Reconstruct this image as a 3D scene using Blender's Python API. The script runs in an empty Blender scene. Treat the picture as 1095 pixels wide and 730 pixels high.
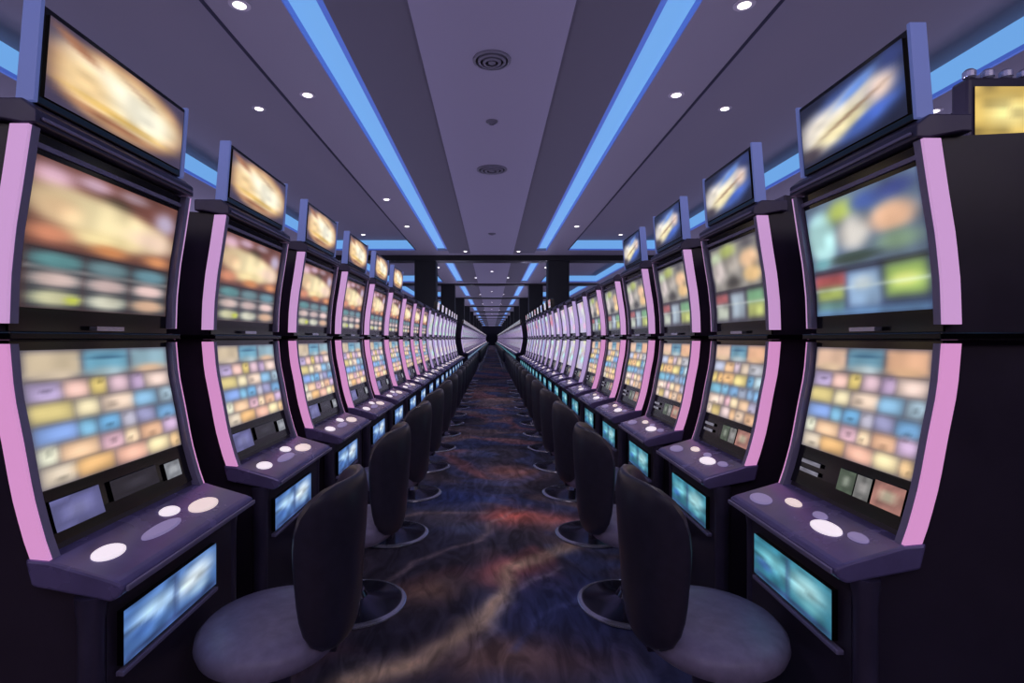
import bpy, bmesh, math, random
import numpy as np
from mathutils import Vector, Matrix

SC = bpy.context.scene
COL = SC.collection
R = math.radians
rng = random.Random(7)

# ------------------------------------------------------------------ camera, world, exposure
EYE = 1.25
FPX = 576.0                      # focal length in pixels of a 1095 wide frame
cam_d = bpy.data.cameras.new('camera')
cam = bpy.data.objects.new('camera', cam_d)
COL.objects.link(cam)
cam.location = (0, 0, EYE)
cam.rotation_euler = (R(90), 0, 0)
cam_d.sensor_width = 36
cam_d.lens = 36 * FPX / 1095
cam_d.shift_x = 21.5 / 1095
cam_d.shift_y = -3.0 / 1095
cam_d.clip_start = 0.05
cam_d.clip_end = 300
SC.camera = cam

world = bpy.data.worlds.new('world')
SC.world = world
world.use_nodes = True
world.node_tree.nodes['Background'].inputs[0].default_value = (0.16, 0.13, 0.30, 1)
world.node_tree.nodes['Background'].inputs[1].default_value = 0.3

SC.view_settings.view_transform = 'Standard'
SC.view_settings.look = 'None'
SC.view_settings.exposure = 0.0
SC.view_settings.gamma = 1.0
SC.view_settings.use_curve_mapping = False
SC.cycles.use_denoising = True
SC.cycles.max_bounces = 6
SC.cycles.diffuse_bounces = 4
SC.cycles.glossy_bounces = 3
SC.cycles.sample_clamp_indirect = 4

HC = 2.37                        # ceiling above the eye
ZC = EYE + HC                    # ceiling height
TRAY = 0.26                      # side trays rise this much
END = 102.0                      # far wall
BACK = -3.0                      # wall behind the camera
SIDE = 9.0
BEAMS = [15.3 + 7.9 * i for i in range(11)]


def add_light(name, kind, loc, rot, energy, color, **kw):
    d = bpy.data.lights.new(name, kind)
    d.energy = energy
    d.color = color
    for k, v in kw.items():
        setattr(d, k, v)
    o = bpy.data.objects.new(name, d)
    o.location = loc
    o.rotation_euler = rot
    COL.objects.link(o)
    return o


# added unseen fill aimed up to brighten ceiling: along rows, sides, behind viewer
for sx in (-1, 1):
    add_light('row_fill_light', 'AREA', (sx * 1.585, 50.0, 1.84), (R(180), 0, 0), 340, (0.68, 0.64, 1.0),
              shape='RECTANGLE', size=0.02, size_y=103.0)
    add_light('side_fill_light', 'AREA', (sx * 6.5, 50.0, 1.9), (R(180), 0, 0), 1000, (0.62, 0.60, 1.0),
              shape='RECTANGLE', size=1.2, size_y=100.0)
add_light('rear_up_fill_light', 'AREA', (0, -1.6, 2.2), (R(180), 0, 0), 75, (0.78, 0.68, 1.0),
          shape='RECTANGLE', size=6.0, size_y=1.4)


# added unseen warm fill behind the viewer, lifts cabinet sides and stool backs
add_light('rear_fill_light', 'AREA', (0, BACK + .4, 3.3), (R(62), 0, 0), 52, (1.0, 0.86, 0.96),
          shape='RECTANGLE', size=12.0, size_y=1.0)

# ------------------------------------------------------------------ colour helpers
def lin(c):
    c = np.asarray(c, dtype=float)
    if c.max() > 1.001:
        c = c / 255.0
    return np.where(c <= 0.04045, c / 12.92, ((c + 0.055) / 1.055) ** 2.4)


def rgba(c):
    l = lin(c)
    return (float(l[0]), float(l[1]), float(l[2]), 1.0)


def mat(name, col, rough=0.5, metal=0.0, emit=None, es=0.0, noise=None, coat=0.0, spec=0.5):
    m = bpy.data.materials.new(name)
    m.use_nodes = True
    nt = m.node_tree
    b = nt.nodes['Principled BSDF']
    b.inputs['Base Color'].default_value = rgba(col)
    b.inputs['Roughness'].default_value = rough
    b.inputs['Metallic'].default_value = metal
    b.inputs['Coat Weight'].default_value = coat
    b.inputs['Specular IOR Level'].default_value = spec
    if emit is not None:
        b.inputs['Emission Color'].default_value = rgba(emit)
        b.inputs['Emission Strength'].default_value = es
    if noise:
        sc, amt = noise
        tc = nt.nodes.new('ShaderNodeTexCoord')
        n = nt.nodes.new('ShaderNodeTexNoise')
        n.inputs['Scale'].default_value = sc
        n.inputs['Detail'].default_value = 4
        nt.links.new(tc.outputs['Object'], n.inputs['Vector'])
        r = nt.nodes.new('ShaderNodeMapRange')
        r.inputs[3].default_value = max(0.02, rough - amt)
        r.inputs[4].default_value = min(1.0, rough + amt)
        nt.links.new(n.outputs['Fac'], r.inputs[0])
        nt.links.new(r.outputs[0], b.inputs['Roughness'])
        mx = nt.nodes.new('ShaderNodeMixRGB')
        mx.blend_type = 'MULTIPLY'
        mx.inputs['Fac'].default_value = 0.5
        mx.inputs['Color1'].default_value = rgba(col)
        nt.links.new(n.outputs['Fac'], mx.inputs['Color2'])
        nt.links.new(mx.outputs['Color'], b.inputs['Base Color'])
    return m


def screen_mat(name, strength):
    m = bpy.data.materials.new(name)
    m.use_nodes = True
    nt = m.node_tree
    b = nt.nodes['Principled BSDF']
    b.inputs['Base Color'].default_value = (0.01, 0.01, 0.012, 1)
    b.inputs['Roughness'].default_value = 0.25
    at = nt.nodes.new('ShaderNodeAttribute')
    at.attribute_name = 'Col'
    nt.links.new(at.outputs['Color'], b.inputs['Emission Color'])
    b.inputs['Emission Strength'].default_value = strength
    return m


M = dict(
    ceiling=mat('ceiling_paint', (150, 142, 158), 0.8),
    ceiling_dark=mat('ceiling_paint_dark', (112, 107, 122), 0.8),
    ceiling_panel=mat('ceiling_paint_light', (166, 159, 184), 0.8),
    gap_shade=mat('painted_gap_shade', (38, 34, 62), 0.7),
    beam=mat('beam_paint', (16, 15, 24), 0.5, noise=(2, 0.1)),
    pillar=mat('polished_black_stone', (14, 13, 19), 0.5, noise=(5, 0.08)),
    wall=mat('dark_wall', (34, 30, 48), 0.8, noise=(1, 0.05)),
    cove=mat('cove_light', (50, 70, 100), 0.6, emit=(108, 164, 226), es=1.0),
    rim_glow=mat('painted_rim_glow', (60, 70, 120), 0.6, emit=(66, 96, 190), es=0.85),
    cabinet=mat('black_laminate', (62, 54, 70), 0.35, noise=(6, 0.08)),
    gloss=mat('black_gloss', (10, 9, 14), 0.15),
    metal=mat('brushed_grey_metal', (150, 144, 178), 0.4, metal=0.2),
    darkmetal=mat('dark_metal', (92, 86, 112), 0.35, metal=0.35, noise=(14, 0.12)),
    chrome=mat('chrome', (205, 205, 225), 0.2, metal=0.75),
    darkchrome=mat('dark_chrome', (120, 118, 140), 0.18, metal=0.95),
    deck=mat('deck_gloss', (146, 136, 192), 0.25, metal=0.3, noise=(9, 0.12)),
    strip_up=mat('pink_light_strip_upper', (200, 150, 195), 0.5, emit=(184, 142, 188), es=1.0),
    strip_low=mat('pink_light_strip_lower', (210, 150, 200), 0.5, emit=(196, 134, 182), es=1.0),
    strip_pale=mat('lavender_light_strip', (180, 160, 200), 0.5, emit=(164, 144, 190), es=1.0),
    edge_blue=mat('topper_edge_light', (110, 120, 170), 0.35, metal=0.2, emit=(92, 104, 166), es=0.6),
    button=mat('lit_button', (230, 225, 225), 0.4, emit=(226, 214, 222), es=1.0),
    button_dim=mat('dim_lit_button', (150, 140, 170), 0.4, emit=(118, 106, 146), es=0.9),
    button_warm=mat('warm_lit_button', (230, 215, 205), 0.4, emit=(214, 194, 190), es=1.0),
    screen=screen_mat('display', 1.0),
    leather=mat('black_leather', (62, 58, 76), 0.34, noise=(30, 0.06)),
    seat=mat('grey_leather', (166, 156, 188), 0.42, noise=(30, 0.05)),
    lamp=mat('downlight_glow', (255, 250, 240), 0.5, emit=(255, 246, 246), es=5.0),
    lamp_ring=mat('downlight_ring', (190, 180, 195), 0.5),
    vent=mat('vent_metal', (120, 116, 134), 0.5),
    vent_dark=mat('vent_dark', (26, 24, 36), 0.6),
)


# ------------------------------------------------------------------ mesh builder
class MB:
    def __init__(self):
        self.v, self.f, self.m, self.c, self.mats = [], [], [], [], []

    def _mi(self, m):
        if m not in self.mats:
            self.mats.append(m)
        return self.mats.index(m)

    def add(self, vs, fs, m, cols=None):
        o = len(self.v)
        self.v += [tuple(map(float, p)) for p in vs]
        self.c += list(cols) if cols is not None else [(0, 0, 0)] * len(vs)
        mi = self._mi(m)
        for f in fs:
            self.f.append([o + i for i in f])
            self.m.append(mi)
        return self

    def box(self, x0, x1, y0, y1, z0, z1, m, bev=0.0, seg=2):
        bm = bmesh.new()
        bmesh.ops.create_cube(bm, size=1)
        for v in bm.verts:
            v.co = Vector((x0 + (v.co.x + .5) * (x1 - x0), y0 + (v.co.y + .5) * (y1 - y0), z0 + (v.co.z + .5) * (z1 - z0)))
        if bev > 0:
            bmesh.ops.bevel(bm, geom=bm.edges[:], offset=bev, segments=seg, profile=0.5, affect='EDGES')
        self.from_bm(bm, m)
        return self

    def from_bm(self, bm, m, mtx=None):
        bm.verts.index_update()
        vs = [(mtx @ v.co) if mtx else v.co.copy() for v in bm.verts]
        self.add(vs, [[v.index for v in f.verts] for f in bm.faces], m)
        bm.free()

    def prism(self, prof, x0, x1, m, bev=0.0):
        """prof: closed list of (y, z), extruded along x"""
        bm = bmesh.new()
        a = [bm.verts.new((x0, y, z)) for y, z in prof]
        b = [bm.verts.new((x1, y, z)) for y, z in prof]
        n = len(prof)
        bm.faces.new(a)
        bm.faces.new(b[::-1])
        for i in range(n):
            j = (i + 1) % n
            bm.faces.new((a[i], b[i], b[j], a[j]))
        bmesh.ops.recalc_face_normals(bm, faces=bm.faces[:])
        if bev > 0:
            bmesh.ops.bevel(bm, geom=[e for e in bm.edges if e.calc_face_angle(0) > 0.5], offset=bev, segments=2, profile=0.5, affect='EDGES')
        self.from_bm(bm, m)
        return self

    def lathe(self, prof, m, n=32, c=(0, 0, 0)):
        """prof: (r, z) from bottom to top; closes at r = 0 ends"""
        vs, fs = [], []
        for r, z in prof:
            for k in range(n):
                a = 2 * math.pi * k / n
                vs.append((c[0] + r * math.cos(a), c[1] + r * math.sin(a), c[2] + z))
        for i in range(len(prof) - 1):
            for k in range(n):
                k2 = (k + 1) % n
                fs.append((i * n + k, i * n + k2, (i + 1) * n + k2, (i + 1) * n + k))
        fs.append(tuple(range(n))[::-1])
        fs.append(tuple((len(prof) - 1) * n + k for k in range(n)))
        self.add(vs, fs, m)
        return self

    def grid_slab(self, pts, cols, thick_dir, m, side_m):
        """pts [nv][nu] front points, closed by a back offset by thick_dir"""
        nv, nu = len(pts), len(pts[0])
        vs = [p for row in pts for p in row]
        cs = [c for row in cols for c in row]
        fs = [(j * nu + i, j * nu + i + 1, (j + 1) * nu + i + 1, (j + 1) * nu + i) for j in range(nv - 1) for i in range(nu - 1)]
        self.add(vs, fs, m, cs)
        rim = [(0, i) for i in range(nu)] + [(j, nu - 1) for j in range(1, nv)] + [(nv - 1, i) for i in range(nu - 2, -1, -1)] + [(j, 0) for j in range(nv - 2, 0, -1)]
        td = Vector(thick_dir)
        fr = [Vector(pts[j][i]) for j, i in rim]
        bk = [p + td for p in fr]
        n = len(rim)
        self.add(fr + bk, [(k, k + n, (k + 1) % n + n, (k + 1) % n) for k in range(n)], side_m)
        # back face, row by row so that it follows the curve
        lf = [Vector(pts[j][0]) + td for j in range(nv)]
        rt = [Vector(pts[j][-1]) + td for j in range(nv)]
        self.add(lf + rt, [(j, j + 1, nv + j + 1, nv + j) for j in range(nv - 1)], side_m)
        return self

    def mesh(self, name, smooth=False):
        me = bpy.data.meshes.new(name)
        me.from_pydata(self.v, [], self.f)
        for m in self.mats:
            me.materials.append(m)
        me.polygons.foreach_set('material_index', self.m)
        if smooth:
            me.polygons.foreach_set('use_smooth', [True] * len(self.f))
        if any(c != (0, 0, 0) for c in self.c):
            a = me.color_attributes.new('Col', 'FLOAT_COLOR', 'POINT')
            a.data.foreach_set('color', np.array([[c[0], c[1], c[2], 1.0] for c in self.c], dtype=np.float32).ravel())
        me.update()
        bm = bmesh.new()
        bm.from_mesh(me)
        bmesh.ops.recalc_face_normals(bm, faces=bm.faces[:])
        bm.to_mesh(me)
        bm.free()
        if smooth:
            me.set_sharp_from_angle(angle=R(40))
        return me

    def build(self, name, parent=None, smooth=False, loc=None):
        o = bpy.data.objects.new(name, self.mesh(name, smooth))
        COL.objects.link(o)
        if parent is not None:
            o.parent = parent
        if loc is not None:
            o.location = loc
        return o


def tag(o, label=None, cat=None, group=None, kind=None):
    for k, v in (('label', label), ('category', cat), ('group', group), ('kind', kind)):
        if v:
            o[k] = v
    return o


def empty(name, loc=(0, 0, 0), rz=0.0):
    o = bpy.data.objects.new(name, None)
    o.empty_display_size = 0.2
    o.location = loc
    o.rotation_euler = (0, 0, rz)
    COL.objects.link(o)
    return o


def copy_tree(o, parent=None):
    c = o.copy()
    COL.objects.link(c)
    if parent is not None:
        c.parent = parent
    for ch in [x for x in SC_CHILDREN.get(o.name, [])]:
        copy_tree(ch, c)
    return c


SC_CHILDREN = {}


def note_children(root):
    ch = [x for x in bpy.data.objects if x.parent is root]
    SC_CHILDREN[root.name] = ch
    for x in ch:
        note_children(x)


def struct(o):
    o['kind'] = 'structure'
    return o


ORD = ['first', 'second', 'third', 'fourth', 'fifth', 'sixth', 'seventh', 'eighth', 'ninth', 'tenth', 'eleventh', 'twelfth',
       'thirteenth', 'fourteenth', 'fifteenth', 'sixteenth', 'seventeenth', 'eighteenth', 'nineteenth', 'twentieth']


# ------------------------------------------------------------------ display pictures (the machines' own artwork)
def finish(a):
    a = np.asarray(a, float)
    g = a.mean(axis=2, keepdims=True)
    return np.clip(g + (a - g) * .86 + 6, 0, 255)


def vnoise(u, v, seed, n=8):
    r = np.random.RandomState(seed)
    g = r.rand(n + 2, n + 2)
    x, y = u * n, v * n
    i, j = x.astype(int), y.astype(int)
    fx, fy = x - i, y - j
    fx, fy = fx * fx * (3 - 2 * fx), fy * fy * (3 - 2 * fy)
    return (g[j, i] * (1 - fx) + g[j, i + 1] * fx) * (1 - fy) + (g[j + 1, i] * (1 - fx) + g[j + 1, i + 1] * fx) * fy


def canvas(nu, nv, base):
    v, u = np.meshgrid(np.linspace(0, 1, nv), np.linspace(0, 1, nu), indexing='ij')   # v = 0 at the bottom
    img = np.zeros((nv, nu, 3)) + np.array(base, float)
    return u, v, img


def blob(u, v, img, cu, cv, ru, rv, col, ang=0.0, p=2.0, a=1.0):
    c, s = math.cos(ang), math.sin(ang)
    x = ((u - cu) * c + (v - cv) * s) / ru
    y = (-(u - cu) * s + (v - cv) * c) / rv
    w = a * np.exp(-np.power(x * x + y * y, p / 2.0 * 1.4))
    return img * (1 - w[..., None]) + np.array(col, float) * w[..., None]


def rect(u, v, img, u0, u1, v0, v1, col, s=0.02, a=1.0):
    def st(x):
        return 1 / (1 + np.exp(-np.clip(x / (s * 0.35), -30, 30)))
    w = a * st(u - u0) * st(u1 - u) * st(v - v0) * st(v1 - v)
    return img * (1 - w[..., None]) + np.array(col, float) * w[..., None]


def grain(u, v, img, seed, amt=0.10, n=9):
    w = 1 + amt * (vnoise(u, v, seed, n)[..., None] - 0.5) * 2
    return np.clip(img * w, 0, 255)


def art_topper_gold(seed=1):
    u, v, g = canvas(36, 24, (60, 50, 76))
    g = blob(u, v, g, .5, .5, .53, .52, (204, 138, 84), p=7)
    g = blob(u, v, g, .50, .50, .45, .43, (242, 210, 150), p=4.5)
    g = blob(u, v, g, .42, .66, .34, .16, (252, 240, 208), -.35)
    g = blob(u, v, g, .66, .48, .26, .24, (252, 244, 216))
    g = blob(u, v, g, .22, .45, .14, .26, (244, 204, 140))
    g = blob(u, v, g, .46, .26, .36, .05, (232, 184, 84), -.12)
    g = blob(u, v, g, .42, .13, .30, .05, (160, 98, 60), -.1)
    g = blob(u, v, g, .16, .86, .16, .06, (170, 108, 72), -.6)
    g = blob(u, v, g, .60, .78, .20, .04, (190, 150, 120), -.5, a=.7)
    return grain(u, v, g, seed)


def art_topper_blue(seed=2):
    u, v, g = canvas(36, 24, (24, 26, 50))
    g = blob(u, v, g, .55, .5, .48, .46, (56, 82, 160), p=5)
    g = blob(u, v, g, .22, .45, .26, .34, (222, 210, 196), .3, p=3)
    g = blob(u, v, g, .46, .60, .40, .19, (238, 226, 204), .45, p=3)
    g = blob(u, v, g, .44, .36, .34, .17, (240, 224, 168), .4, p=3)
    g = blob(u, v, g, .62, .80, .26, .08, (96, 140, 226), .5)
    g = blob(u, v, g, .82, .58, .12, .20, (236, 204, 186))
    g = blob(u, v, g, .54, .47, .34, .035, (150, 112, 84), .4, a=.8)
    g = blob(u, v, g, .72, .26, .24, .09, (60, 96, 200), .4)
    g = blob(u, v, g, .10, .16, .14, .12, (70, 58, 66))
    g = blob(u, v, g, .92, .88, .14, .14, (40, 52, 110))
    return grain(u, v, g, seed)


def art_upper_gold(seed=3):
    u, v, g = canvas(48, 40, (58, 40, 44))
    g = rect(u, v, g, 0, 1, .42, 1.1, (106, 58, 48))
    g = blob(u, v, g, .10, .90, .13, .08, (206, 158, 178))
    g = blob(u, v, g, .34, .94, .12, .05, (190, 150, 170))
    g = blob(u, v, g, .50, .85, .12, .06, (62, 46, 34))
    g = blob(u, v, g, .62, .95, .12, .04, (150, 120, 130))
    g = blob(u, v, g, .90, .83, .10, .10, (178, 160, 190))
    g = blob(u, v, g, .46, .70, .52, .15, (246, 224, 166), -.12, p=4)
    g = blob(u, v, g, .14, .70, .15, .10, (232, 190, 140))
    g = blob(u, v, g, .82, .64, .20, .10, (240, 204, 176))
    g = blob(u, v, g, .44, .55, .30, .07, (240, 216, 150))
    g = blob(u, v, g, .12, .52, .14, .06, (206, 124, 88))
    g = blob(u, v, g, .50, .48, .14, .05, (214, 130, 70))
    g = blob(u, v, g, .88, .48, .13, .05, (222, 138, 80))
    rows = [(.28, .40, [(84, 146, 150), (96, 132, 140), (92, 140, 156)]),
            (.145, .27, [(212, 182, 174), (206, 176, 172), (214, 178, 172)]),
            (.02, .135, [(200, 196, 150), (206, 204, 180), (226, 176, 140)])]
    for v0, v1, cs in rows:
        for i, c in enumerate(cs):
            u0 = .03 + i * .325
            g = rect(u, v, g, u0, u0 + .30, v0, v1, (52, 66, 74), .03)
            g = blob(u, v, g, u0 + .15, (v0 + v1) / 2, .15, .055, c, p=3)
    g = rect(u, v, g, 0, 1, .275, .285, (190, 196, 196), .015, .7)
    g = rect(u, v, g, 0, 1, .405, .42, (40, 30, 34), .015)
    g = blob(u, v, g, .28, .07, .05, .03, (196, 204, 60))
    return grain(u, v, g, seed, .12)


def art_upper_teal(seed=4):
    u, v, g = canvas(48, 40, (40, 52, 92))
    g = rect(u, v, g, 0, 1, .40, 1.1, (84, 104, 132))
    g = blob(u, v, g, .14, .70, .16, .24, (168, 222, 222), p=4)
    g = blob(u, v, g, .36, .88, .13, .10, (178, 196, 84))
    g = blob(u, v, g, .45, .68, .16, .15, (206, 200, 192), p=3)
    g = blob(u, v, g, .60, .90, .14, .07, (56, 84, 160))
    g = blob(u, v, g, .82, .92, .16, .07, (48, 62, 130))
    g = blob(u, v, g, .78, .72, .19, .12, (224, 170, 132), p=3)
    g = blob(u, v, g, .80, .54, .18, .08, (120, 150, 120))
    g = blob(u, v, g, .42, .48, .24, .05, (52, 72, 66), p=3)
    g = blob(u, v, g, .10, .47, .10, .05, (90, 150, 160))
    g = rect(u, v, g, 0, 1, .375, .41, (22, 24, 40), .02)
    g = rect(u, v, g, 0, .33, .25, .37, (178, 72, 74), .04)
    g = rect(u, v, g, .02, .30, .13, .25, (172, 190, 80), .05)
    g = rect(u, v, g, .02, .30, .02, .12, (92, 140, 130), .04)
    g = rect(u, v, g, .34, .63, .06, .36, (140, 176, 216), .05)
    g = blob(u, v, g, .48, .26, .10, .06, (190, 206, 216))
    g = rect(u, v, g, .67, .98, .12, .37, (150, 186, 84), .05)
    g = blob(u, v, g, .82, .24, .12, .06, (196, 206, 100))
    g = rect(u, v, g, 0, 1, .225, .24, (210, 226, 220), .02, .7)
    g = rect(u, v, g, 0, 1, 0, .05, (90, 140, 190), .04)
    return grain(u, v, g, seed, .16)


def art_upper_cream(seed=5):
    u, v, g = canvas(48, 40, (52, 50, 66))
    g = rect(u, v, g, .04, .96, .42, .97, (132, 128, 122))
    g = blob(u, v, g, .40, .90, .17, .09, (178, 190, 96))
    g = blob(u, v, g, .14, .84, .12, .08, (172, 190, 150))
    g = blob(u, v, g, .18, .66, .15, .14, (206, 190, 186))
    g = blob(u, v, g, .48, .72, .14, .10, (170, 160, 150))
    g = blob(u, v, g, .80, .74, .18, .12, (232, 184, 138), p=3)
    g = blob(u, v, g, .82, .56, .17, .10, (236, 190, 124), p=3)
    g = blob(u, v, g, .44, .50, .15, .08, (58, 56, 54))
    g = blob(u, v, g, .80, .93, .14, .05, (96, 92, 100))
    g = rect(u, v, g, 0, 1, .375, .41, (30, 28, 40), .02)
    g = rect(u, v, g, .02, .29, .25, .37, (176, 84, 88), .04)
    g = rect(u, v, g, .02, .29, .04, .23, (168, 176, 160), .05)
    g = rect(u, v, g, .35, .62, .05, .36, (158, 176, 192), .05)
    g = rect(u, v, g, .68, .97, .20, .37, (110, 168, 120), .05)
    g = rect(u, v, g, .68, .97, .05, .22, (184, 194, 100), .05)
    g = rect(u, v, g, 0, 1, .225, .24, (206, 212, 206), .02, .7)
    return grain(u, v, g, seed, .14)


def art_lower(seed=6, warm=0):
    u, v, g = canvas(52, 40, (70, 66, 84))
    r = np.random.RandomState(seed)
    cream, gold, blue, teal, pink, orange, lav = ((212, 190, 160), (212, 176, 108), (96, 150, 196), (82, 142, 160), (202, 166, 168), (222, 170, 124), (164, 150, 178))
    if warm:
        head = [(222, 178, 148), (92, 146, 172), (226, 168, 128)]
    else:
        head = [(204, 182, 148), (98, 166, 196), (130, 168, 184)]
    for i, c in enumerate(head):
        g = rect(u, v, g, i / 3 + .01, (i + 1) / 3 - .01, .80, .985, c, .03)
    g = blob(u, v, g, .5, .93, .14, .02, (36, 84, 120), a=.8)
    for i, c in enumerate([cream, (150, 180, 190), (222, 178, 140)] if not warm else [(226, 190, 150), (170, 190, 196), orange]):
        g = blob(u, v, g, (i + .5) / 3, .80, .15, .05, c)
    rows = [(.615, .755, [lav, pink, gold, pink, lav, cream]),
            (.455, .60, [gold, gold, cream, gold, blue, (150, 180, 196)]),
            (.30, .44, [blue, teal, blue, lav, (130, 140, 160), blue]),
            (.155, .29, [cream, orange, pink, cream, orange, lav]),
            (.01, .145, [cream, gold, pink, orange, cream, orange])]
    for v0, v1, cs in rows:
        x = 0.0
        k = 0
        while x < .985:
            wd = r.choice([.12, .165, .20, .25])
            if x + wd > .90:
                wd = 1 - x
            c = np.clip(np.array(cs[min(int(x * 6 + .5), 5)], float) + r.randint(-14, 15, 3) + 8, 0, 255)
            g = rect(u, v, g, x + .006, x + wd - .006, v0 - .005, v1 + .005, c * .88, .03)
            g = blob(u, v, g, x + wd * r.uniform(.35, .65), (v0 + v1) / 2 + r.uniform(-.02, .02), wd * .42, .055, np.clip(c * 1.12, 0, 255))
            if r.rand() < .5:
                g = blob(u, v, g, x + wd * r.uniform(.2, .8), r.uniform(v0, v1), wd * .2, .02, c * .75)
            x += wd
    for y in (.148, .295, .448, .607, .77):
        g = rect(u, v, g, 0, 1, y - .007, y + .007, (92, 80, 80), .015, .65)
    return grain(u, v, g, seed, .10)


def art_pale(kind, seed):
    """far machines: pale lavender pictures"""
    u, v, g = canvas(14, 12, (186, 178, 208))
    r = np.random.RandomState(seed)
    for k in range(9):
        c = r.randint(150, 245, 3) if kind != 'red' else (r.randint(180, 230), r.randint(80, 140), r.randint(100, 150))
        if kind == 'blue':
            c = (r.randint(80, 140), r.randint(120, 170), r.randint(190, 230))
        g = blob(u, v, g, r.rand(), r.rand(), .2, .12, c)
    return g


def art_belly(seed=7, tealish=0):
    u, v, g = canvas(30, 12, (58, 100, 168) if not tealish else (38, 112, 136))
    a, b = ((158, 196, 232), (210, 226, 236)) if not tealish else ((96, 176, 190), (150, 206, 212))
    g = blob(u, v, g, .28, .62, .22, .22, a, -.3)
    g = blob(u, v, g, .72, .60, .22, .30, b, -.3)
    g = blob(u, v, g, .16, .40, .12, .12, (44, 84, 160), a=.8)
    g = blob(u, v, g, .78, .30, .12, .12, a)
    g = rect(u, v, g, .48, .51, 0, 1, (40, 60, 110), .03)
    g = rect(u, v, g, 0, 1, 0, .12, (40, 58, 110), .06)
    return grain(u, v, g, seed, .3, 9)


def flat_art(c, seed, c2=None):
    u, v, g = canvas(10, 6, c)
    if c2 is not None:
        g = blob(u, v, g, .5, .5, .3, .2, c2)
    return grain(u, v, g, seed, .2, 4)


# ------------------------------------------------------------------ slot machine
PROF = [(.70, -.115), (.80, -.080), (.895, -.055), (1.01, -.034), (1.125, -.011), (1.228, -.002), (1.26, 0),
        (1.39, -.004), (1.50, -.015), (1.605, -.032), (1.74, -.052)]


def front(z):
    return float(np.interp(z, [p[0] for p in PROF], [p[1] for p in PROF]))


def bar_shape(mb, x0, x1, z0, z1, b0, b1, m, n=12):
    prof = []
    for i in range(n + 1):
        z = z0 + (z1 - z0) * i / n
        prof.append((front(z) + b0, z))
    for i in range(n, -1, -1):
        z = z0 + (z1 - z0) * i / n
        prof.append((front(z) + b1, z))
    bm = bmesh.new()
    a = [bm.verts.new((x0, y, z)) for y, z in prof]
    b = [bm.verts.new((x1, y, z)) for y, z in prof]
    k = len(prof)
    for i in range(k):
        j = (i + 1) % k
        bm.faces.new((a[i], b[i], b[j], a[j]))
    for s in (a, b):
        for i in range(n):
            bm.faces.new((s[i], s[i + 1], s[k - 2 - i], s[k - 1 - i]))
    mb.from_bm(bm, m)


def curved_screen(x0, x1, z0, z1, off, art, thick=.006):
    nv, nu = art.shape[:2]
    pts, cols = [], []
    la = lin(finish(art) / 255.0)
    for j in range(nv):
        z = z0 + (z1 - z0) * j / (nv - 1)
        pts.append([(x0 + (x1 - x0) * i / (nu - 1), front(z) + off, z) for i in range(nu)])
        cols.append([tuple(la[j, i]) for i in range(nu)])
    return MB().grid_slab(pts, cols, (0, thick, 0), M['screen'], M['gloss'])


def flat_screen(p0, ux, uy, art, thick, back=(0, 1, 0)):
    """p0 lower left corner, ux / uy edge vectors"""
    nv, nu = art.shape[:2]
    p0, ux, uy = Vector(p0), Vector(ux), Vector(uy)
    la = lin(finish(art) / 255.0)
    pts = [[tuple(p0 + ux * (i / (nu - 1)) + uy * (j / (nv - 1))) for i in range(nu)] for j in range(nv)]
    cols = [[tuple(la[j, i]) for i in range(nu)] for j in range(nv)]
    return MB().grid_slab(pts, cols, Vector(back) * thick, M['screen'], M['gloss'])


def oval(mb, cx, cy, cz, rx, ry, h, slope, m, n=24):
    vs, fs = [], []
    for lvl, (s, dz) in enumerate(((1, 0), (1, h * .6), (.86, h))):
        for k in range(n):
            a = 2 * math.pi * k / n
            x, y = rx * s * math.cos(a), ry * s * math.sin(a)
            vs.append((cx + x, cy + y, cz + dz + y * slope))
    for l in range(2):
        for k in range(n):
            fs.append((l * n + k, l * n + (k + 1) % n, (l + 1) * n + (k + 1) % n, (l + 1) * n + k))
    fs.append(tuple(2 * n + k for k in range(n)))
    fs.append(tuple(range(n))[::-1])
    mb.add(vs, fs, m)


def deck_z(y):
    return .745 + (y + .10) * (.045 / .16)


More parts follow.
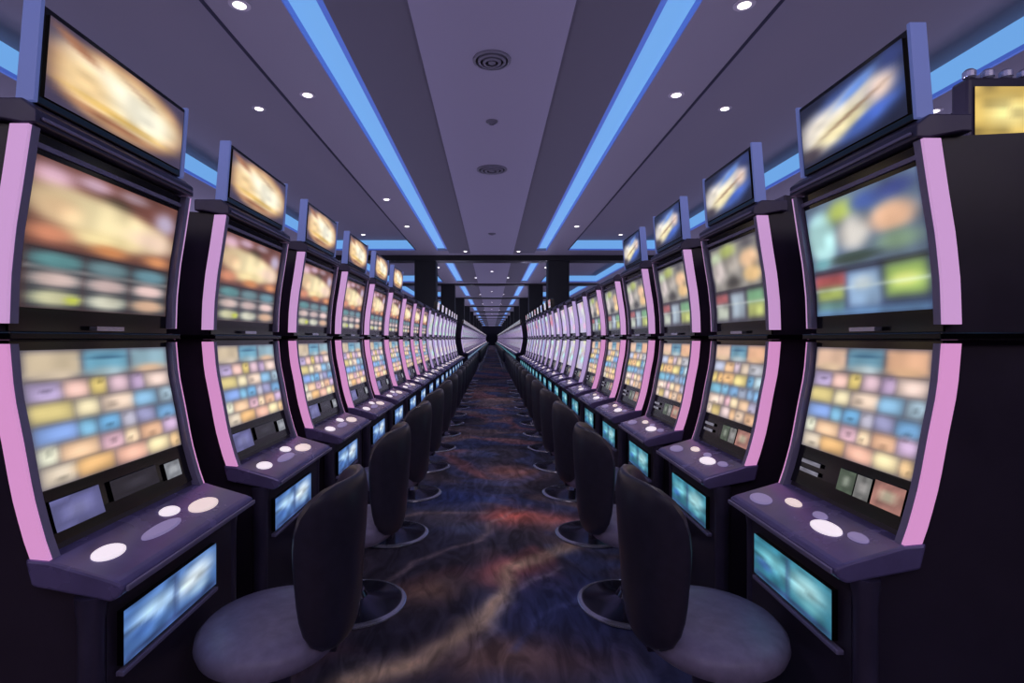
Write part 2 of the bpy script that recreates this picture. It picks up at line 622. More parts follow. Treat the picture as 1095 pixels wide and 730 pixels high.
def make_machine(side, topper=True, upper='gold', lower=0, pale=None, topper_art=None, crown=False, seed=0):
    """front faces local -y; origin on the floor under the light bars' front at their deepest point"""
    w = .66 if side == 'L' else .575
    h = w / 2
    root = empty('slot_machine')
    # cabinet
    prof = [(.48, 0), (.48, 1.775), (.06, 1.755)]
    for i in range(13):
        z = 1.74 - (1.74 - .74) * i / 12
        prof.append((front(z) + .027, z))
    prof += [(-.20, .68), (-.205, .62), (-.205, .10), (-.17, .07), (-.17, 0)]
    mb = MB().prism(prof, -h + .031, h - .031, M['cabinet'])
    cab = mb.build('cabinet', root)
    MB().box(-h + .05, h - .05, -.19, .46, 0.0, .075, M['darkmetal'], .006).build('plinth', cab)
    # side bars with light strips
    for s in (-1, 1):
        for nm, z0, z1, sm in (('upper', 1.285, 1.738, M['strip_up'] if pale is None else M['strip_pale']), ('lower', .70, 1.238, M['strip_low'] if pale is None else M['strip_pale'])):
            mb = MB()
            xa, xb = sorted((s * (h - .031), s * (h - .009)))
            bar_shape(mb, xa, xb, z0, z1, 0, .047, M['metal'])
            b = mb.build('side_bar', root)
            mb = MB()
            xa, xb = sorted((s * (h - .009), s * h))
            bar_shape(mb, xa, xb, z0, z1, .001, .044, sm)
            b2 = mb.build('light_strip', b)
    # black glass bezel
    for z0, z1 in ((1.268, 1.735), (.765, 1.245)):
        mb = MB()
        bar_shape(mb, -h + .027, h - .027, z0, z1, .020, .0265, M['gloss'])
        mb.build('bezel', root)
    # chrome lip around the upper door
    mb = MB()
    bar_shape(mb, -h + .03, h - .03, 1.700, 1.712, .012, .0195, M['metal'], 2)
    mb.build('door_trim', root)
    # ledge between the screens with its badge
    mb = MB().box(-h - .004, h + .004, -.012, .47, 1.2465, 1.2665, M['gloss'], .004)
    mb.build('ledge', root)
    mb = MB()
    bar_shape(mb, -.055, .055, 1.272, 1.284, -.004, .018, M['chrome'], 2)
    mb.build('badge', root)
    # crown
    mb = MB()
    mb.prism([(.075, 1.756), (.075, 1.80), (-.03, 1.80), (-.062, 1.775), (-.062, 1.742), (-.03, 1.742), (.05, 1.757)], -h + .005, h - .005, M['darkmetal'], .004)
    c = mb.build('crown', root)
    MB().box(-h + .02, h - .02, -.069, -.0625, 1.752, 1.760, M['metal'], .002).build('chrome_line', c)
    # screens
    inset = .046
    arts = {'gold': art_upper_gold, 'teal': art_upper_teal, 'cream': art_upper_cream}
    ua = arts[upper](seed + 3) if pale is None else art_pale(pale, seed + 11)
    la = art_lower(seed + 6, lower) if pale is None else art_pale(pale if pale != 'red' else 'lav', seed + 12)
    curved_screen(-h + inset, h - inset, 1.325, 1.685, .013, ua).build('upper_screen', root)
    curved_screen(-h + inset, h - inset, .890, 1.222, .013, la).build('lower_screen', root)
    # small displays under the lower screen
    if side == 'L':
        ds = [(-.275, -.115, .790, .862, flat_art((84, 84, 140), 1, (118, 118, 176))),
              (.165, .245, .800, .850, flat_art((120, 124, 132), 2, (176, 180, 186))),
              (-.075, .125, .805, .858, flat_art((26, 24, 34), 3, (44, 42, 54)))]
    else:
        ds = [(.125, .235, .800, .866, flat_art((150, 98, 88), 4, (186, 178, 148))),
              (-.02, .05, .800, .862, flat_art((66, 80, 64), 5, (130, 138, 124))),
              (.055, .115, .800, .862, flat_art((100, 100, 98), 6, (150, 146, 144))),
              (-.215, -.115, .810, .822, flat_art((110, 108, 124), 7)),
              (-.215, -.115, .838, .850, flat_art((110, 108, 124), 8))]
    for x0, x1, z0, z1, a in ds:
        curved_screen(x0, x1, z0, z1, .012, a).build('small_display', root)
    # button deck
    mb = MB()
    prof = [(-.045, .752), (-.10, .747), (-.245, .7045), (-.262, .697), (-.268, .684), (-.262, .668), (-.24, .655), (-.06, .69)]
    mb.prism(prof, -h - .006, h + .006, M['deck'], .007)
    dk = mb.build('button_deck', root)
    MB().box(-h + .002, h - .002, -.276, -.2685, .676, .690, M['metal'], .003).build('deck_trim', dk)
    if side == 'L':
        bts = [(-.235, -.165, .050, .026, 'button'), (-.055, -.185, .085, .020, 'button_dim'), (.055, -.140, .040, .022, 'button'),
               (.16, -.185, .070, .030, 'button_warm')]
    else:
        bts = [(.105, -.175, .060, .026, 'button'), (-.195, -.205, .055, .026, 'button_dim'), (.20, -.150, .035, .016, 'button_dim'),
               (-.10, -.150, .04, .016, 'button_warm'), (.03, -.145, .03, .014, 'button_dim')]
    for bx, by, rx, ry, mm in bts:
        mb = MB()
        oval(mb, bx, by, deck_z(by) - .001, rx, ry, .008, .29, M[mm])
        mb.build('button', dk)
    # lit belly display
    bx = -.05 if side == 'L' else 0.01
    flat_screen((bx - .215, -.222, .470), (.43 if side == 'L' else .41, 0, 0), (0, 0, .130), art_belly(seed + 7, side == 'R'), .016).build('belly_display', root)
    MB().box(bx - .222, bx + .222, -.226, -.206, .447, .460, M['metal'], .003).build('display_trim', root)
    # rounded corner posts of the base
    for s in (-1, 1):
        mb = MB().lathe([(.022, .0), (.027, .02), (.027, .60), (.032, .645), (.032, .665)], M['darkmetal'], 16, (s * (h - .012), -.184, 0))
        mb.build('corner_post', root, smooth=True)
    if topper:
        tw = .60 if side == 'L' else .50
        ta = (art_topper_gold if side == 'L' else art_topper_blue)(seed + 1) if topper_art is None else topper_art
        t = MB()
        lean = -.018
        y0, z0, z1 = -.034, 1.802, 2.032
        t.prism([(y0, z0), (y0 + lean, z1), (y0 + lean + .034, z1 + .004), (y0 + .036, z0)], -tw / 2 + .009, tw / 2 - .009, M['gloss'], .003)
        to = t.build('topper', root)
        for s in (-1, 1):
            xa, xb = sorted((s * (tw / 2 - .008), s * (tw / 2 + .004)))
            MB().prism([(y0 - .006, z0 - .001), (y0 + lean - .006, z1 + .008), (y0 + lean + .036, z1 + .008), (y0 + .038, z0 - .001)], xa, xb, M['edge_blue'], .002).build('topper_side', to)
        flat_screen((-tw / 2 + .024, y0 - .002 + lean * .08 - .004, z0 + .02), (tw - .048, 0, 0), (0, lean * .84, (z1 - z0) * .84), ta, .006).build('topper_screen', to)
        MB().box(-.05, .05, -.02, .03, 1.80, 1.803, M['darkmetal']).build('topper_foot', to)
    if crown:
        MB().prism([(-.04, 1.801), (-.055, 1.97), (.0, 1.97), (.03, 1.801)], -h + .08, h - .08, M['gloss'], .004).build('top_sign', root)
        flat_screen((-h + .12, -.050, 1.815), (w - .24, 0, 0), (0, -.012, .14), art_pale(pale or 'lav', seed + 5), .006).build('top_sign_screen', root)
    note_children(root)
    return root


def joined(root, name):
    """one light mesh of a whole machine, for those too far away to show parts"""
    me = bpy.data.meshes.new(name)
    bm = bmesh.new()
    mats = []

    def rec(o):
        if o.type == 'MESH':
            base = []
            for m in o.data.materials:
                if m not in mats:
                    mats.append(m)
                base.append(mats.index(m))
            n0 = len(bm.faces)
            bm.from_mesh(o.data)
            bm.faces.ensure_lookup_table()
            for f in bm.faces[n0:]:
                f.material_index = base[f.material_index] if f.material_index < len(base) else 0
        for c in SC_CHILDREN.get(o.name, []):
            rec(c)
    rec(root)
    bm.to_mesh(me)
    bm.free()
    for m in mats:
        me.materials.append(m)
    return me


def delete_tree(o):
    for c in SC_CHILDREN.get(o.name, []):
        delete_tree(c)
    bpy.data.objects.remove(o)


# ------------------------------------------------------------------ ceiling
def struct_box(name, x0, x1, y0, y1, z0, z1, m, bev=0):
    return struct(MB().box(x0, x1, y0, y1, z0, z1, m, bev).build(name))


mods = [(BACK, BEAMS[0])] + [(BEAMS[i] + .55, BEAMS[i + 1]) for i in range(len(BEAMS) - 1)]
mods[-1] = (mods[-1][0], END)
PX, BX, CX0, CX1, TX0, TX1 = .585, 1.185, 1.185, 1.465, 2.02, 4.34
pan, band, out, gap_shade_mb = MB(), MB(), MB(), MB()
rim_glow, tray_mb = MB(), MB()
slots, trays = [], []
TH = .05
for i, (a, b) in enumerate(mods):
    far = i > 0
    e = b - (.9 if not far else .7)           # tray and slots end before the beam
    s = a + (.35 if far else 0)
    pan.box(-PX, PX, s, b - .35, ZC - .03, ZC + TH, M['ceiling_panel'])
    for sx in (-1, 1):
        xs = sorted((sx * PX, sx * CX0))
        band.box(xs[0], xs[1], s, b - .35, ZC, ZC + TH, M['ceiling_dark'])
        # blue slot: lit roof of the slot, rims emit deep blue for its light's fall-off
        xs = sorted((sx * (CX0 + .07), sx * CX1))
        slots.append((i, sx, MB().box(xs[0], xs[1], s, e + .1, ZC + .06, ZC + .08, M['cove'])))
        xs = sorted((sx * (CX0 - .0), sx * (CX0 + .07)))
        rim_glow.box(xs[0], xs[1], s, e + .1, ZC + .045, ZC + .08, M['rim_glow'])
        xs = sorted((sx * (CX1), sx * (CX1 + .012)))
        rim_glow.box(xs[0], xs[1], s, e + .1, ZC + .0, ZC + .08, M['rim_glow'])
        # outer ceiling between the slot and the tray
        xs = sorted((sx * (CX1 + .012), sx * TX0))
        out.box(xs[0], xs[1], s, b - .35, ZC, ZC + TH, M['ceiling'])
        # solid dark strip, coloured as gap shade, along the tray's inner edge
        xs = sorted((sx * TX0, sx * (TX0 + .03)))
        gap_shade_mb.box(xs[0], xs[1], s, e, ZC - .004, ZC + TRAY, M['gap_shade'])
        # raised tray
        xs = sorted((sx * (TX0 + .03), sx * TX1))
        tray_mb.box(xs[0], xs[1], s, e, ZC + TRAY, ZC + TRAY + TH, M['ceiling'])
        xs = sorted((sx * TX1, sx * (TX1 + .03)))
        tc_mb = MB()
        trays.append((i, sx, tc_mb))
        tc_mb.box(xs[0], xs[1], s, e, ZC + .035, ZC + TRAY, M['cove'])
        rim_glow.box(xs[0], xs[1], s, e, ZC - .002, ZC + .035, M['rim_glow'])  # same emitted fall-off under the tray band
        xs = sorted((sx * (TX0 + .03), sx * TX1))
        tc_mb.box(xs[0], xs[1], e, e + .03, ZC + .035, ZC + TRAY, M['cove'])
        rim_glow.box(xs[0], xs[1], e, e + .03, ZC - .002, ZC + .035, M['rim_glow'])
        # ceiling past the tray, outside and at its end
        xs = sorted((sx * (TX1 + .03), sx * SIDE))
        out.box(xs[0], xs[1], s, b - .35, ZC, ZC + TH, M['ceiling'])
        xs = sorted((sx * TX0, sx * (TX1 + .03)))
        out.box(xs[0], xs[1], e + .03, b - .35, ZC, ZC + TH, M['ceiling'])
        xs = sorted((sx * CX0, sx * (CX1 + .012)))
        out.box(xs[0], xs[1], e + .1, b - .35, ZC, ZC + TH, M['ceiling'])
    # plain strip up to the beam
    out.box(-SIDE, SIDE, b - .35, b + (.001 if b < END else 0), ZC, ZC + TH, M['ceiling'])
    if far:
        out.box(-SIDE, SIDE, a - .001, s, ZC, ZC + TH, M['ceiling'])
struct(out.build('ceiling'))
struct(pan.build('ceiling_panel'))
struct(band.build('ceiling_band'))
struct(gap_shade_mb.build('gap_shade_strip'))
struct(tray_mb.build('ceiling_tray'))
for lst, nm, what in ((slots, 'cove_light', 'pale blue light slot beside the central ceiling panel'), (trays, 'tray_light', 'pale blue light band edging the raised ceiling tray')):
    for i, sx, m_ in lst:
        w_ = 'left' if sx < 0 else 'right'
        where = 'before the first beam' if i == 0 else (f'past the {ORD[i - 1]} beam' if i < 5 else 'deep in the hall')
        tag(m_.build(nm), f'{what}, {w_} side, {where}', 'cove light', f'{w_} {nm.replace("_", " ")}s deep in the hall' if i >= 5 else f'{w_} {nm.replace("_", " ")}s')
struct(rim_glow.build('rim_glow_strips'))
struct_box('ceiling_slab', -SIDE, SIDE, BACK, END, ZC + .36, ZC + .4, M['wall'])
for i, zb in enumerate(BEAMS[:-1]):
    struct_box('ceiling_beam', -SIDE, SIDE, zb, zb + .55, ZC - (.15 if i == 0 else .06), ZC + TH, M['beam'], .01)

struct_box('wall_left', -SIDE - .1, -SIDE, BACK, END, 0, ZC + .4, M['wall'])
struct_box('wall_right', SIDE, SIDE + .1, BACK, END, 0, ZC + .4, M['wall'])
struct_box('wall_back', -SIDE, SIDE, END, END + .1, 0, ZC + .4, M['wall'])
struct_box('wall_front', -SIDE, SIDE, BACK - .1, BACK, 0, ZC + .4, M['wall'])

# ------------------------------------------------------------------ carpet
def px_floor(px, py, dx=0):
    Z = FPX * EYE / (py - 362.0)
    return (px - 526.0) * Z / FPX, Z


xs = np.concatenate([np.linspace(-SIDE, -1.3, 8)[:-1], np.linspace(-1.3, 1.3, 105), np.linspace(1.3, SIDE, 8)[1:]])
ys = np.concatenate([np.array([BACK, 0, 1.0]), np.arange(1.5, 8, .03), np.arange(8, 30, .12), np.linspace(30, END, 60)])
XX, YY = np.meshgrid(xs, ys)


def tile_noise(x, y, seed, scale):
    n = 64
    r = np.random.RandomState(seed)
    g = r.rand(n, n)
    u, v = x * scale, y * scale
    i, j = np.floor(u).astype(int), np.floor(v).astype(int)
    fx, fy = u - i, v - j
    fx, fy = fx * fx * (3 - 2 * fx), fy * fy * (3 - 2 * fy)
    G = lambda a, b: g[b % n, a % n]
    return (G(i, j) * (1 - fx) + G(i + 1, j) * fx) * (1 - fy) + (G(i, j + 1) * (1 - fx) + G(i + 1, j + 1) * fx) * fy


def fbm(x, y, seed, s):
    return (tile_noise(x, y, seed, s) * .55 + tile_noise(x, y, seed + 1, s * 2.1) * .28 + tile_noise(x, y, seed + 2, s * 4.3) * .17)


wx = XX + .7 * (fbm(XX, YY, 10, .9) - .5) * 2
wy = YY + .9 * (fbm(XX, YY, 20, .8) - .5) * 2
s1 = fbm(wx * .8 + wy * .35, wy * 1.5 - wx * .5, 30, 1.0)
s2 = fbm(wx * 1.0 + wy * .5, wy * 1.6, 40, 1.4)
s3 = fbm(wx * 1.2, wy * 1.3 + wx * .6, 50, 1.1)
navy, brown, maroon, tan, ink = map(np.array, ((42, 48, 76), (70, 58, 62), (90, 56, 58), (134, 112, 92), (36, 33, 44)))
img = np.zeros(XX.shape + (3,)) + ink


def mixin(img, c, w):
    w = np.clip(w, 0, 1)[..., None]
    return img * (1 - w) + c * w


sm = lambda x, a, b: np.clip((x - a) / (b - a), 0, 1) ** 2 * (3 - 2 * np.clip((x - a) / (b - a), 0, 1))
img = mixin(img, brown, sm(s1, .42, .60))
img = mixin(img, navy, sm(s2, .46, .62) * .9)
img = mixin(img, maroon, sm(s3, .56, .70) * .8)
img = mixin(img, np.array((92, 72, 70)), sm(s1 * .5 + s3 * .5, .57, .68) * .7)


def floor_blob(px, py, rpx, rpy, col, ang=0.0, a=.9, p=2.0):
    global img
    X0, Z0 = px_floor(px, py)
    sx = Z0 / FPX
    Zr = px_floor(px, py + rpy)[1], px_floor(px, max(py - rpy, 380))[1]
    rz = (Zr[1] - Zr[0]) / 2
    rx = rpx * sx
    jx = .10 * (fbm(XX, YY, 60, 2.4) - .5) * 2
    jz = .14 * (fbm(XX, YY, 70, 2.2) - .5) * 2
    dx, dz = (XX - X0 + jx) / rx, (YY - Z0 + jz) / rz
    c, s = math.cos(ang), math.sin(ang)
    q = (dx * c + dz * s) ** 2 + (-dx * s + dz * c) ** 2
    img = mixin(img, np.array(col, float), a * np.exp(-q ** (p / 2)))


def floor_line(pts, wid, col, a=.9):
    global img
    P = [px_floor(*p) for p in pts]
    d = np.full(XX.shape, 9.0)
    jx = .12 * (fbm(XX, YY, 80, 3) - .5) * 2
    d_gain = .55 + .9 * fbm(XX * 1.5, YY, 90, 4)
    for (xa, za), (xb, zb) in zip(P, P[1:]):
        vx, vz = xb - xa, zb - za
        t = np.clip(((XX + jx - xa) * vx + (YY - za) * vz) / (vx * vx + vz * vz), 0, 1)
        d = np.minimum(d, np.hypot(XX + jx - xa - t * vx, YY - za - t * vz))
    img = mixin(img, np.array(col, float), a * d_gain * np.exp(-(d / wid) ** 2))


floor_blob(450, 690, 60, 50, (30, 28, 40), a=.8)
floor_blob(420, 590, 60, 40, (26, 24, 36), a=.8)
floor_blob(610, 655, 95, 55, (36, 42, 72), a=.9, p=4)
floor_blob(600, 706, 90, 28, (56, 44, 54), a=.9)
floor_blob(520, 712, 70, 25, (98, 74, 66), a=.85)
floor_blob(480, 530, 50, 14, (34, 44, 84), a=.85)
floor_blob(545, 505, 32, 7, (118, 72, 62), a=.7)
floor_blob(547, 549, 26, 9, (140, 70, 62), a=.95)
floor_blob(590, 556, 34, 8, (122, 64, 58), a=.8)
floor_blob(540, 608, 26, 14, (116, 58, 58), a=.8)
floor_blob(460, 632, 34, 16, (112, 84, 68), a=.7)
floor_blob(620, 575, 36, 10, (96, 80, 82), a=.6)
floor_blob(500, 565, 30, 9, (66, 70, 92), a=.6)
floor_line([(360, 730), (439, 708), (491, 684), (518, 652), (530, 628), (552, 606), (600, 582), (650, 570)], .062, (136, 114, 94), a=.75)
floor_line([(522, 690), (524, 660), (545, 632), (590, 606)], .018, (120, 112, 122), a=.4)
floor_line([(560, 694), (585, 660), (625, 636)], .02, (56, 62, 96), a=.5)
floor_line([(400, 640), (450, 600), (520, 570), (560, 540)], .02, (110, 92, 92), a=.5)
floor_line([(380, 560), (450, 548), (520, 548)], .03, (104, 86, 84), a=.5)
img = np.clip(img, 0, 255)
mb = MB()
ny, nx = XX.shape
m_carpet = bpy.data.materials.new('patterned_carpet')
m_carpet.use_nodes = True
nt = m_carpet.node_tree
bs = nt.nodes['Principled BSDF']
at = nt.nodes.new('ShaderNodeAttribute')
at.attribute_name = 'Col'
tc = nt.nodes.new('ShaderNodeTexCoord')
mp = nt.nodes.new('ShaderNodeMapping')
mp.inputs['Rotation'].default_value = (0, 0, .6)
mp.inputs['Scale'].default_value = (3.0, 1.0, 1)
nz = nt.nodes.new('ShaderNodeTexNoise')
nz.inputs['Scale'].default_value = 3.2
nz.inputs['Detail'].default_value = 8
nz.inputs['Distortion'].default_value = 1.6
rp = nt.nodes.new('ShaderNodeMapRange')
rp.inputs[1].default_value = .35
rp.inputs[2].default_value = .68
rp.inputs[3].default_value = .62
rp.inputs[4].default_value = 1.55
mx = nt.nodes.new('ShaderNodeMixRGB')
mx.blend_type = 'MULTIPLY'
mx.inputs['Fac'].default_value = 1
nt.links.new(tc.outputs['Object'], mp.inputs['Vector'])
nt.links.new(mp.outputs[0], nz.inputs['Vector'])
nt.links.new(nz.outputs['Fac'], rp.inputs[0])
nt.links.new(at.outputs['Color'], mx.inputs['Color1'])
nt.links.new(rp.outputs[0], mx.inputs['Color2'])
nt.links.new(mx.outputs['Color'], bs.inputs['Base Color'])
bs.inputs['Roughness'].default_value = .9
bs.inputs['Specular IOR Level'].default_value = .2
fl = lin(img / 255.0 * 1.0)
CARPET_GAIN = 2.8
cols = [tuple(np.minimum(c * CARPET_GAIN, .9)) for c in fl.reshape(-1, 3)]
vs = [(x, y, 0.0) for x, y in zip(XX.ravel(), YY.ravel())]
fs = [(j * nx + i, j * nx + i + 1, (j + 1) * nx + i + 1, (j + 1) * nx + i) for j in range(ny - 1) for i in range(nx - 1)]
mb.add(vs, fs, m_carpet, cols)
struct(mb.build('floor'))

# ------------------------------------------------------------------ pillars
for i, zb in enumerate(BEAMS[:-1]):
    for sx in (-1, 1):
        x0, x1 = sorted((sx * 1.60, sx * 2.2))
        o = MB().box(x0, x1, zb + .0, zb + .60, 0, ZC - (.151 if i == 0 else .061), M['pillar'], .012)
        o.box(x0 - .015, x1 + .015, zb - .015, zb + .615, 0, .12, M['beam'], .005)
        struct(o.build('pillar'))

# ------------------------------------------------------------------ machines, both rows
XL, XR = -1.10, 1.10
L0, LP, R0, RP = 1.22 + .33, .90, 1.31 + .2875, .820
ZGAP0, ZGAP1 = 17.2, 19.9


def place(o, side, z):
    o.location = (XL if side == 'L' else XR, z, 0)
    o.rotation_euler = (0, 0, R(90) if side == 'L' else R(-90))


pr = {
    'Lg': make_machine('L', True, 'gold'),
    'Lq': make_machine('L', False, 'gold', pale='lav', seed=25),
    'Lp': make_machine('L', False, 'gold', crown=True, pale='lav', seed=20),
    'Lw': make_machine('L', False, 'gold', crown=False, seed=30),
    'Rt': make_machine('R', True, 'teal', 1),
    'Rc': make_machine('R', True, 'cream', 1, seed=1),
    'Rn': make_machine('R', False, 'cream', 1, seed=2),
    'Rb': make_machine('R', False, 'cream', 0, crown=True, pale='blue', seed=40),
    'Rr': make_machine('R', False, 'cream', 0, crown=True, pale='red', seed=41),
    'Rq': make_machine('R', False, 'cream', 1, pale='lav', seed=45),
    'Rp': make_machine('R', False, 'cream', 0, crown=True, pale='lav', seed=42),
}
far_mesh = {k: joined(pr[k], 'distant_slot_machine') for k in ('Lp', 'Rp')}
back_src = make_machine('L', False, 'gold', seed=50, pale='lav')
back_mesh = joined(back_src, 'rear_slot_machine')
delete_tree(back_src)
used = set()


def spawn(key):
    if key not in used:
        used.add(key)
        return pr[key]
    return copy_tree(pr[key])


nL = int((ZGAP0 - 1.24) / LP)
nR = int((ZGAP0 - 1.33) / RP)
for k in range(nL):
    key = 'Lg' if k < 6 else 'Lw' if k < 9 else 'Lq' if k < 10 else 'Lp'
    o = spawn(key)
    place(o, 'L', L0 + LP * k)
    look = {'Lg': 'slot machine with golden topper screen', 'Lw': 'slot machine without topper, golden screens',
            'Lq': 'slot machine with pale screens, no top sign',
            'Lp': 'slot machine with pale lavender screens'}[key]
    tag(o, f'{look}, {ORD[k]} from the viewer in the left row', 'slot machine', 'slot machines of the left row')
for k in range(nR):
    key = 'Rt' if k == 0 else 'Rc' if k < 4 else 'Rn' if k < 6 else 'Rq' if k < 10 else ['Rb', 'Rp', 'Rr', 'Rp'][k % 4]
    o = spawn(key)
    place(o, 'R', R0 + RP * k)
    look = {'Rt': 'slot machine with teal screen, blue topper', 'Rc': 'slot machine with cream screen, blue topper',
            'Rn': 'slot machine without topper, cream upper screen', 'Rb': 'slot machine with blue screens',
            'Rq': 'slot machine with pale screens, no top sign',
            'Rr': 'slot machine with red upper screen', 'Rp': 'slot machine with lavender screens'}[key]
    tag(o, f'{look}, {ORD[k]} from the viewer in the right row', 'slot machine', 'slot machines of the right row')
for side, z0, p, key, word in (('L', 20.3, LP, 'Lp', 'left'), ('R', 20.3, RP, 'Rp', 'right')):
    z = z0
    while z < END - 2:
        o = bpy.data.objects.new('slot_machine', far_mesh[key])
        COL.objects.link(o)
        place(o, side, z)
        tag(o, f'tiny far slot machine past the cross aisle, in the {word} row', 'slot machine', f'far slot machines of the {word} row')
        z += p
# machines of the next rows, back to back with these
for side in 'LR':
    for k in range(8):
        w = 'left' if side == 'L' else 'right'
        o = empty('rear_slot_machine')
        body = bpy.data.objects.new('cabinet', back_mesh)
        COL.objects.link(body)
        body.parent = o
        t = MB()
        t.prism([(-.04, 1.802), (-.06, 2.26), (.02, 2.27), (.06, 1.802)], -.25, .25, M['cabinet'], .01)
        tt = t.build('topper', o)
        MB().box(-.20, .20, .045, .052, 1.86, 1.95, M['darkmetal'], .003).build('topper_vent', tt)
        sx = -1 if side == 'L' else 1
        o.location = (sx * 2.09, (L0 if side == 'L' else R0) + (LP if side == 'L' else RP) * k, 0)
        if side == 'R':
            body.scale = (.86, 1, 1)
        o.rotation_euler = (0, 0, R(-90) if side == 'L' else R(90))
        tag(o, f'dark back of a slot machine facing away, {ORD[k]} behind the {w} row', 'slot machine', f'slot machines facing away behind the {w} row')

# yellow lit sign above the machines behind the right row
t = empty('lit_sign', (1.97, 2.035, 0))
MB().box(-.13, .15, .005, .075, 0, 1.80, M['cabinet'], .006).build('sign_post', t)
MB().box(-.17, .19, .0, .08, 1.80, 2.24, M['cabinet'], .012).build('sign_box', t)
u_, v_, g_ = canvas(24, 12, (196, 160, 70))
g_ = blob(u_, v_, g_, .4, .5, .3, .3, (236, 214, 130))
g_ = blob(u_, v_, g_, .85, .4, .2, .3, (214, 190, 140))
g_ = grain(u_, v_, g_, 9, .25, 6)
flat_screen((-.15, -.006, 2.00), (.32, 0, 0), (0, 0, .20), g_, .006).build('sign_face', t)
for i in range(5):
    MB().lathe([(.012, 0), (.022, .01), (.022, .03), (.012, .04)], M['chrome'], 12, (-.14 + i * .07, .03, 2.241)).build('trim_knob', t)
tag(t, 'yellow lit sign above the dark cabinet behind the right row', 'sign')

# ------------------------------------------------------------------ stools
def make_stool():
    root = empty('casino_stool')
    MB().lathe([(.232, 0), (.235, .006), (.230, .013), (.20, .019), (.12, .030), (.06, .045), (.045, .07)], M['darkchrome'], 48).build('base', root, True)
    MB().lathe([(.236, .001), (.241, .006), (.239, .012), (.228, .0165), (.218, .0185), (.216, .015)], M['chrome'], 48).build('base_rim_glint', root, True)  # brighter ring added in place of the base's rim highlight
    MB().lathe([(.034, .06), (.034, .30), (.06, .31), (.06, .325)], M['darkmetal'], 24).build('column', root, True)
    sb = MB().lathe([(.10, .322), (.205, .328), (.226, .340), (.234, .362), (.230, .386), (.212, .405), (.16, .416), (.09, .421), (.02, .422)], M['seat'], 48)
    sb.v = [(x, y * .80 if y > 0 else y, z) for x, y, z in sb.v]
    sb.build('seat', root, True)
    # backrest: curved pad behind (+y), wrapping towards the seat
    n, mseg = 15, 40
    vs, fs = [], []

    def pt(s, t, side):
        ang = s * R(60) * (1 + .10 * t)
        zc, hh = .60, .245
        tt = t
        z = zc + hh * tt
        rad = .195 + .035 * (z - .36) / .5
        rr = min(1.0, (abs(s) ** 4 + abs(t) ** 4) ** (1 / 4))
        th = .030 * (1 - rr ** 5) ** .5
        r2 = rad + side * th + .01
        return (r2 * math.sin(ang), r2 * math.cos(ang), z)
    rings = []
    for side in (1, -1):
        base = len(vs)
        for i in range(n + 1):
            rad = i / n
            rad = math.sin(rad * math.pi / 2) if i < n else 1
            for k in range(mseg):
                a = 2 * math.pi * k / mseg
                cx, cy = math.cos(a), math.sin(a)
                q = (abs(cx) ** 4 + abs(cy) ** 4) ** (1 / 4)
                s, t = cx / q * rad, cy / q * rad
                # narrower shoulders at the top
                s *= 1 - .12 * max(0, t) ** 2
                vs.append(pt(s, t, side))
        for i in range(n):
            for k in range(mseg):
                k2 = (k + 1) % mseg
                fs.append((base + i * mseg + k, base + i * mseg + k2, base + (i + 1) * mseg + k2, base + (i + 1) * mseg + k))
        rings.append(base)
    for k in range(mseg):
        k2 = (k + 1) % mseg
        fs.append((rings[0] + n * mseg + k, rings[0] + n * mseg + k2, rings[1] + n * mseg + k2, rings[1] + n * mseg + k))
    mb = MB()
    mb.add(vs, fs, M['leather'])
    bk = mb.build('backrest', root, True)
    MB().box(-.04, .04, .08, .182, .318, .334, M['darkmetal'], .004).box(-.04, .04, .168, .182, .318, .45, M['darkmetal'], .004).build('back_bracket', root)
    note_children(root)
    return root


stool = make_stool()
st_mesh = joined(stool, 'far_stool')
ns = 0
for side in 'LR':
    k = 0
    word = 'left' if side == 'L' else 'right'
    z = 1.64
    while z < 60:
        if 16.9 < z < 20.2:
            z += .9
            continue
        if k < 14:
            o = stool if (side == 'L' and k == 0) else copy_tree(stool)
        else:
            o = bpy.data.objects.new('casino_stool', st_mesh)
            COL.objects.link(o)
        sx = -1 if side == 'L' else 1
        o.location = (sx * .645, z, 0)
        # local +y (the back) points to the aisle
        tw = rng.uniform(-.10, .10) if k > 1 else 0.0
        o.rotation_euler = (0, 0, R(-90) * (-sx) * 1.0 * (1) + tw) if False else (0, 0, (R(-90) if side == 'L' else R(90)) + tw)
        if k < 14:
            tag(o, f'dark leather stool, {ORD[k]} from the viewer in the {word} row', 'stool', f'stools along the {word} row')
        else:
            tag(o, f'far dark stool deep in the hall along the {word} row', 'stool', f'far stools along the {word} row')
        k += 1
        z += .9

# ------------------------------------------------------------------ ceiling fittings
lp = MB()


def downlight(x, y, z, label, group=None, spot=True, dim=False):
    root = empty('downlight', (x, y, z))
    MB().lathe([(.075, -.006), (.075, 0.0), (.046, .004), (.046, -.004), (.060, -.008)], M['lamp_ring'], 24).build('ring', root, True)
    MB().lathe([(.044, -.0095), (.040, -.012), (.02, -.013)], M['lamp'] if not dim else M['vent_dark'], 24).build('bulb', root, True)
    tag(root, label, 'downlight', group)
    if spot:
        s = add_light('downlight_spot', 'SPOT', (x, y, z - .03), (0, 0, 0), 60, (1.0, .90, .93), spot_size=R(110), spot_blend=.8, shadow_soft_size=.05)


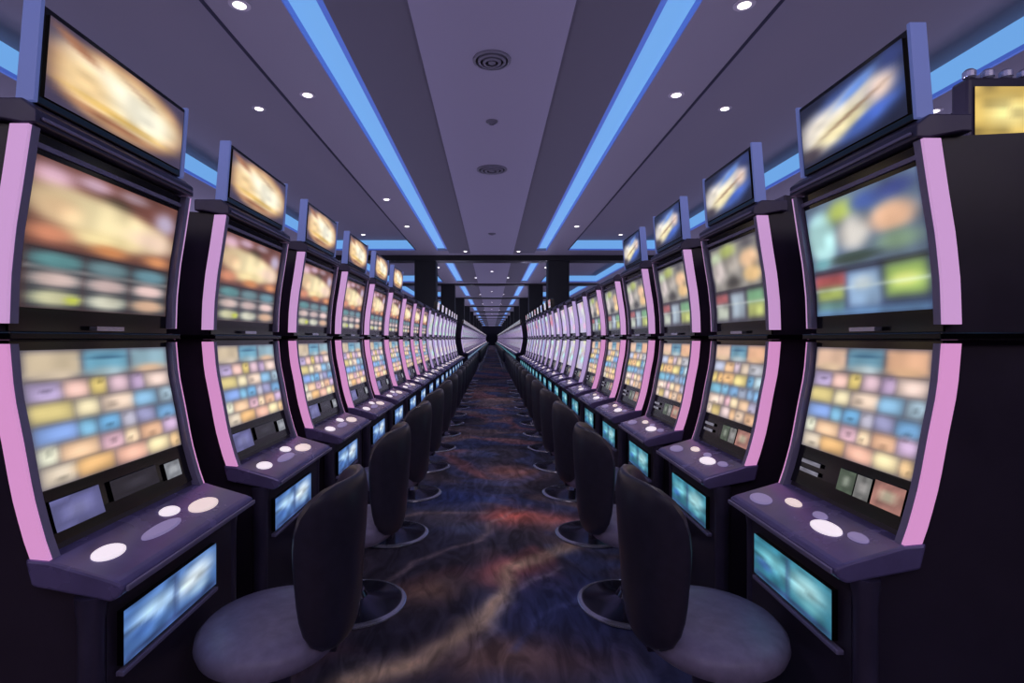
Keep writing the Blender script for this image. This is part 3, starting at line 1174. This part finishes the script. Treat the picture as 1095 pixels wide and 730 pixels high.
ys_ = [3.82, 5.23, 9.15, 11.35]
for sx, w in ((-1, 'left'), (1, 'right')):
    for i, y in enumerate(ys_):
        if sx > 0 and i == 2:
            continue
        downlight(sx * 1.79, y, ZC, f'small round white downlight beside the {w} blue light slot, {ORD[i]} from the viewer')
    downlight(sx * 2.66, 6.15, ZC + TRAY, f'round white downlight in the {w} raised ceiling tray, nearer one')
    downlight(sx * 3.25, 13.6, ZC + TRAY, f'small white downlight at the far end of the {w} raised tray', spot=False)
    downlight(sx * .72, 14.6, ZC, f'small white downlight before the first beam at the end of the {w} dark ceiling band', spot=False)
for i, (x, y) in enumerate(((4.58, 4.95), (4.6, 5.6))):
    downlight(x, y, ZC, f'round downlight above the yellow sign, outside the right tray, {("nearer", "farther")[i]} one', spot=False)
for bi in range(5):
    zb = BEAMS[bi]
    for sx, w in ((-1, 'left'), (1, 'right')):
        for xx, yy, nm in ((1.79, 2.6, 'outer'), (.62, 5.6, 'inner')):
            downlight(sx * xx, zb + yy, ZC - (.0 if xx > 1 else .001), f'tiny {nm} downlight past the {ORD[bi]} ceiling beam, {w} side', spot=False)
    downlight(0, zb + 3.4, ZC - .031, f'tiny centre downlight past the {ORD[bi]} ceiling beam', spot=False)


def vent(x, y, r, label):
    root = empty('ceiling_vent', (x, y, ZC - .03))
    for i, (ra, rb, dz) in enumerate(((r, r * .86, -.012), (r * .74, r * .60, -.022), (r * .48, r * .34, -.030))):
        MB().lathe([(ra, -.001), (ra, dz), (rb, dz - .004), (rb, dz + .004), (ra - .004, -.0005)], M['vent'], 40).build('ring', root, True)
    MB().lathe([(r * .84, -.0005), (r * .84, -.004), (.01, -.005)], M['vent_dark'], 40).build('throat', root, True)
    MB().lathe([(r * .2, -.006), (r * .2, -.030), (.01, -.034)], M['vent'], 24).build('hub', root, True)
    tag(root, label, 'vent')


vent(0, 4.52, .16, 'large round ring vent in the central ceiling panel, nearest the viewer')
vent(0, 7.45, .21, 'large round ring vent in the central ceiling panel, farther one')
vent(0, 5.80, .065, 'small dark round fitting between the two large round vents')
vent(0, 12.0, .09, 'small faint round fitting in the central panel before the first beam')

for k_, o_ in pr.items():
    if k_ not in used:
        delete_tree(o_)
